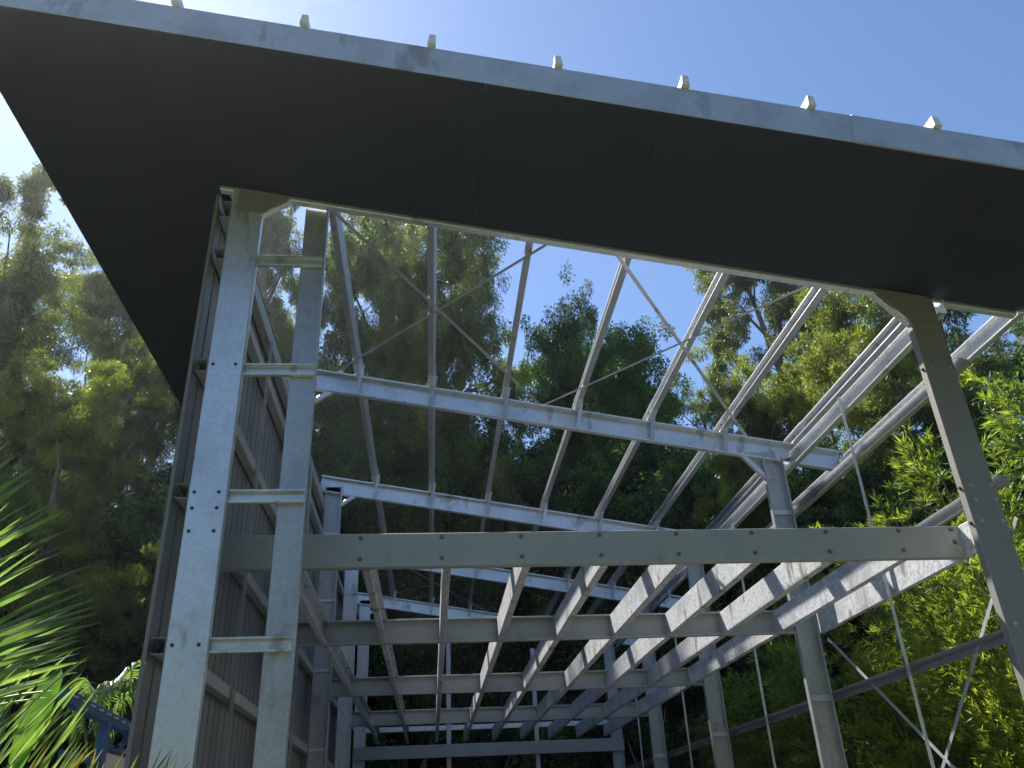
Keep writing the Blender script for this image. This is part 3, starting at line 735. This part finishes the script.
LEAF3 = [((0.354, -2.013, 1.819), (0.402, -2.006, 1.971)), ((0.372, -2.108, 1.751), (0.433, -2.093, 1.897)), ((0.346, -1.978, 1.88), (0.434, -1.962, 2.065)), ((0.368, -2.049, 1.943), (0.421, -2.046, 2.094)), ((0.273, -1.931, 1.808), (0.361, -1.909, 1.986)), ((0.351, -1.971, 1.776), (0.422, -1.96, 1.995)), ((0.352, -2.004, 1.729), (0.51, -1.954, 1.915)), ((0.469, -2.109, 1.855), (0.575, -2.087, 2.025)), ((0.469, -2.08, 1.793), (0.583, -2.052, 1.966)), ((0.464, -2.152, 1.831), (0.596, -2.116, 1.982)), ((0.548, -2.256, 1.816), (0.636, -2.239, 1.992)), ((0.331, -2.077, 1.883), (0.409, -2.055, 1.994)), ((0.381, -2.329, 1.906), (0.519, -2.291, 2.075)), ((0.5, -2.204, 1.742), (0.6, -2.176, 1.903)), ((0.399, -2.104, 1.783), (0.465, -2.093, 1.967)), ((0.37, -2.209, 1.857), (0.452, -2.189, 2.004)), ((0.508, -2.069, 1.87), (0.576, -2.059, 2.017)), ((0.428, -1.887, 1.852), (0.519, -1.868, 2.014)), ((0.458, -2.115, 1.898), (0.558, -2.094, 2.046)), ((0.508, -2.093, 1.767), (0.565, -2.085, 1.94)), ((0.373, -2.1, 1.837), (0.446, -2.094, 2.063)), ((0.527, -2.195, 1.813), (0.626, -2.168, 1.929)), ((0.492, -2.193, 1.762), (0.609, -2.162, 1.944)), ((0.391, -2.176, 1.785), (0.486, -2.155, 1.993)), ((0.469, -2.176, 1.774), (0.559, -2.16, 1.992)), ((0.543, -2.108, 1.744), (0.608, -2.091, 1.855)), ((0.407, -2.056, 1.906), (0.508, -2.033, 2.054)), ((0.391, -1.973, 1.776), (0.48, -1.954, 1.977)), ((0.41, -2.029, 1.958), (0.46, -2.029, 2.117)), ((0.412, -1.994, 1.772), (0.499, -1.974, 1.955)), ((0.333, -2.028, 1.817), (0.4, -2.014, 1.978)), ((0.535, -2.14, 1.811), (0.608, -2.125, 1.951)), ((0.377, -2.062, 1.898), (0.425, -2.059, 2.05)), ((0.412, -2.052, 1.88), (0.485, -2.045, 2.08)), ((0.368, -2.082, 1.95), (0.457, -2.061, 2.071)), ((0.364, -2.136, 1.958), (0.47, -2.114, 2.118)), ((0.27, -2.013, 1.824), (0.376, -1.98, 1.967)), ((0.29, -2.093, 1.837), (0.41, -2.059, 2.023)), ((0.504, -1.774, 1.738), (0.529, -1.776, 1.916)), ((0.746, -1.954, 1.804), (0.823, -1.942, 1.936)), ((0.771, -1.991, 1.654), (0.831, -1.986, 1.891)), ((0.541, -1.96, 1.71), (0.572, -1.96, 1.904)), ((0.586, -2.147, 1.668), (0.635, -2.14, 1.871)), ((0.668, -2.27, 1.722), (0.763, -2.252, 1.925)), ((0.944, -1.899, 1.744), (0.827, -1.943, 1.944)), ((0.778, -2.089, 1.722), (0.898, -2.069, 1.934)), ((0.532, -1.846, 1.768), (0.605, -1.83, 1.907)), ((0.789, -1.962, 1.703), (0.867, -1.958, 1.963)), ((0.591, -1.817, 1.705), (0.631, -1.813, 1.885)), ((0.86, -1.911, 1.742), (0.928, -1.91, 1.974)), ((0.769, -1.85, 1.696), (0.827, -1.848, 1.926)), ((0.523, -2.047, 1.749), (0.604, -2.031, 1.94)), ((0.728, -1.732, 1.851), (0.805, -1.724, 1.999)), ((0.758, -1.875, 1.724), (0.808, -1.875, 1.944)), ((0.644, -1.98, 1.724), (0.692, -1.982, 1.972)), ((0.675, -1.929, 1.751), (0.759, -1.919, 1.967)), ((0.547, -1.959, 1.764), (0.586, -1.961, 1.971)), ((0.812, -1.89, 1.738), (0.866, -1.892, 1.972)), ((0.76, -1.958, 1.679), (0.809, -1.955, 1.894)), ((0.791, -2.021, 1.759), (0.839, -2.022, 1.957)), ((0.576, -2.018, 1.755), (0.614, -2.019, 1.954)), ((0.639, -1.88, 1.788), (0.686, -1.876, 1.935)), ((0.537, -1.977, 1.759), (0.561, -1.981, 1.948)), ((0.808, -1.867, 1.797), (0.869, -1.864, 1.964)), ((0.733, -2.169, 1.73), (0.771, -2.165, 1.861)), ((0.764, -2.012, 1.782), (0.807, -2.011, 1.939)), ((0.824, -1.738, 1.632), (0.698, -1.784, 1.894)), ((0.794, -1.872, 1.74), (0.878, -1.86, 1.905)), ((0.691, -2.063, 1.727), (0.743, -2.059, 1.911)), ((0.802, -1.978, 1.696), (0.947, -1.952, 1.909))]
LEAF1 = LEAF1[:-5]
palm = empty('palm_plant')
tag(palm, 'near green palm with long straight leaflets reaching in from the left edge', 'palm')
b1 = [q[0] for q in LEAF1]
mb = MB(); tube(mb, [(0.12, -2.75, 0.9), b1[-1], b1[16], b1[12], b1[6], b1[0]], [0.02, 0.016, 0.013, 0.011, 0.009, 0.006], 6); f1 = mb.build('frond', 'leaf_palm', palm, True)
blades('leaflets', LEAF1, 0.028, 'leaf_palm', f1, 0.06, 3)
back = [(tuple(np.array(a)+[-0.03, 0.25, -0.05]), tuple(np.array(b)+[-0.12, 0.25, -0.07])) for a, b in LEAF1[1:]]
mb = MB(); tube(mb, [(0.12, -2.6, 0.9), back[-1][0], back[6][0], back[0][0]], [0.018, 0.014, 0.01, 0.006], 6); f1 = mb.build('frond', 'leaf_palm', palm, True)
blades('leaflets', back, 0.024, 'leaf_palm', f1, 0.08, 5)
b2 = sorted([q[0] for q in LEAF2], key=lambda q: q[2])
mb = MB(); tube(mb, [(0.14, -2.65, 0.9), (0.17, -2.6, 1.5), (0.26, -2.5, 1.9), (0.36, -2.45, 2.1)], [0.018, 0.014, 0.010, 0.006], 6); f2 = mb.build('frond', 'leaf_palm', palm, True)
blades('leaflets', LEAF2, 0.012, 'leaf_palm', f2, 0.08, 4)
mb = MB(); tube(mb, [(0.12, -2.7, -0.05), (0.12, -2.7, 0.5), (0.12, -2.7, 0.95)], [0.10, 0.085, 0.06], 10); mb.build('trunk', 'bark', palm, True)
bp_ = np.array([(0.408, -2.288, 1.845), (0.429, -2.29, 1.967), (0.452, -2.293, 2.062), (0.481, -2.294, 2.144), (0.499, -2.293, 2.184)])
vs, fs = [], []
for k in range(17):
    f = k/16; p = [np.interp(f*4, range(5), bp_[:, q]) for q in range(3)]; w_ = 0.042*math.sin(math.pi*(0.12+0.88*f))**0.8+0.001
    vs += [(p[0]-w_, p[1]+0.012, p[2]+w_*0.3), (p[0], p[1]-0.004, p[2]), (p[0]+w_, p[1]+0.010, p[2]-w_*0.3)]
for k in range(16):
    o_ = 3*k; fs += [(o_, o_+1, o_+4, o_+3), (o_+1, o_+2, o_+5, o_+4)]
mesh_obj('broad_leaf', vs, fs, 'leaf_green', palm, True)

LEAF3 = [q for k, q in enumerate(LEAF3) if not (q[1][0] > 0.50 and q[1][2] > 1.95) and k % 4]
grass = empty('cane_palm'); tag(grass, 'low cane palm with yellowing orange tipped leaflets along the bottom left edge', 'palm')
mb = MB()
for a in ((0.25, -2.0), (0.33, -1.95), (0.5, -1.9), (0.62, -1.85)): tube(mb, [(a[0], a[1], -0.02), (a[0]+0.03, a[1], 0.9), (a[0]+0.05, a[1]+0.02, 1.72)], [0.02, 0.014, 0.008], 6)
mb.build('stem', 'culm', grass, True)
blades('leaflets', LEAF3, 0.011, 'leaf_palm_dry', grass, 0.08, 6)
far = empty('feather_palm'); tag(far, 'small feather palm with drooping pale topped fronds behind the blue frame', 'palm')
F0 = (-2.05, 5.4, 2.3)
for pts, ln_ in (([F0, (-2.0, 5.2, 3.25), (-1.62, 5.0, 3.55), (-1.2, 4.9, 3.52), (-0.6, 4.8, 3.1)], 0.75),
            ([F0, (-2.2, 5.2, 3.05), (-1.95, 5.0, 3.33), (-1.5, 4.9, 3.35), (-1.1, 4.85, 3.1)], 0.75),
            ([F0, (-1.95, 5.6, 3.2), (-1.5, 5.9, 3.9), (-1.1, 6.1, 4.0)], 0.5),
            ([F0, (-2.2, 5.7, 3.2), (-2.5, 6.1, 3.5), (-2.8, 6.4, 3.3)], 0.6)):
    frond(far, rng, pts, ln_, 0.030, 65, 'leaf_palm', 60, 2.0, (0.2, -1, 0.2), 0, 0.25)
mb = MB(); tube(mb, [(-2.05, 5.4, -0.05), (-2.04, 5.4, 1.0), (-2.05, 5.4, 2.35)], [0.12, 0.10, 0.07], 10); mb.build('trunk', 'bark', far, True)

# ------------------------------------------------------------------ blue steel frame behind the palms
bf = empty('equipment_frame'); tag(bf, 'blue painted steel equipment frame with slotted top rail behind the palms', 'steel frame')
bx = -1.35; y0 = 2.31
def bar(name, a, b, w_, d_, mat='blue', parent=bf, xo=0.0):
    """bar in the y-z plane given as (along, height)"""
    p0 = Vector((bx+xo, y0+a[0], a[1])); p1 = Vector((bx+xo, y0+b[0], b[1])); d = (p1-p0).normalized(); u = Vector((0, -d.z, d.y))
    mb = MB(); c = 0.006; W2 = w_/2
    mb.sweep([(-W2+c, 0), (W2-c, 0), (W2, c), (W2, d_-c), (W2-c, d_), (-W2+c, d_), (-W2, d_-c), (-W2, c)], p0, p1, u, X)
    mb.f += [tuple(range(8)), tuple(range(15, 7, -1))]
    return mb.build(name, mat, parent)
rail = bar('top_rail', (0.0, 2.80), (2.4, 2.70), 0.115, 0.08)
for k in range(10):
    a = 0.12+k*0.22; z = 2.80-0.0417*a
    mb = MB(); mb.box((bx+0.0805, y0+a, z+0.012), (bx+0.083, y0+a+0.12, z+0.026)); mb.build('slot', 'white', rail)
bar('post', (1.12, 0.0), (1.12, 2.70), 0.11, 0.08, xo=0.003)
bar('post', (2.2, 0.0), (2.2, 2.66), 0.10, 0.08, xo=0.003)
bar('cross_rail', (1.12, 2.50), (2.25, 2.50), 0.05, 0.05, xo=0.02)
bar('lower_rail', (0.2, 2.36), (1.12, 2.36), 0.06, 0.05, xo=0.02)
mb = MB(); tube(mb, [(bx+0.1, y0+1.62, 2.68), (bx+0.1, y0+1.60, 2.60), (bx+0.1, y0+1.50, 2.54), (bx+0.1, y0+1.36, 2.52)], [0.03, 0.03, 0.026, 0.022], 8); mb.build('hose_guard', 'blue', bf, True)
mb = MB(); mb.box((bx+0.03, y0+1.2, 1.5), (bx+0.045, y0+2.15, 2.455)); mb.build('panel', 'white', bf)
mb = MB(); mb.box((bx+0.028, y0+1.2, 2.457), (bx+0.047, y0+2.15, 2.468)); mb.build('panel_edge', 'rust', bf)

# ------------------------------------------------------------------ the air: thin haze over the clearing, added for the veil of lens glare
mb = MB(); mb.box((-235, -215, -2.5), (235, 255, 60)); hz_o = tag(mb.build('glare_haze', 'ground'), kind='stuff')
hm = bpy.data.materials.new('glare_haze'); hm.use_nodes = True; hn = hm.node_tree.nodes; hn.clear()
ho = hn.new('ShaderNodeOutputMaterial'); pv = hn.new('ShaderNodeVolumePrincipled')
pv.inputs['Color'].default_value = (0.90, 0.94, 1.0, 1); pv.inputs['Density'].default_value = 0.0006; pv.inputs['Anisotropy'].default_value = 0.7
hm.node_tree.links.new(pv.outputs[0], ho.inputs['Volume'])
hz_o.data.materials.clear(); hz_o.data.materials.append(hm)
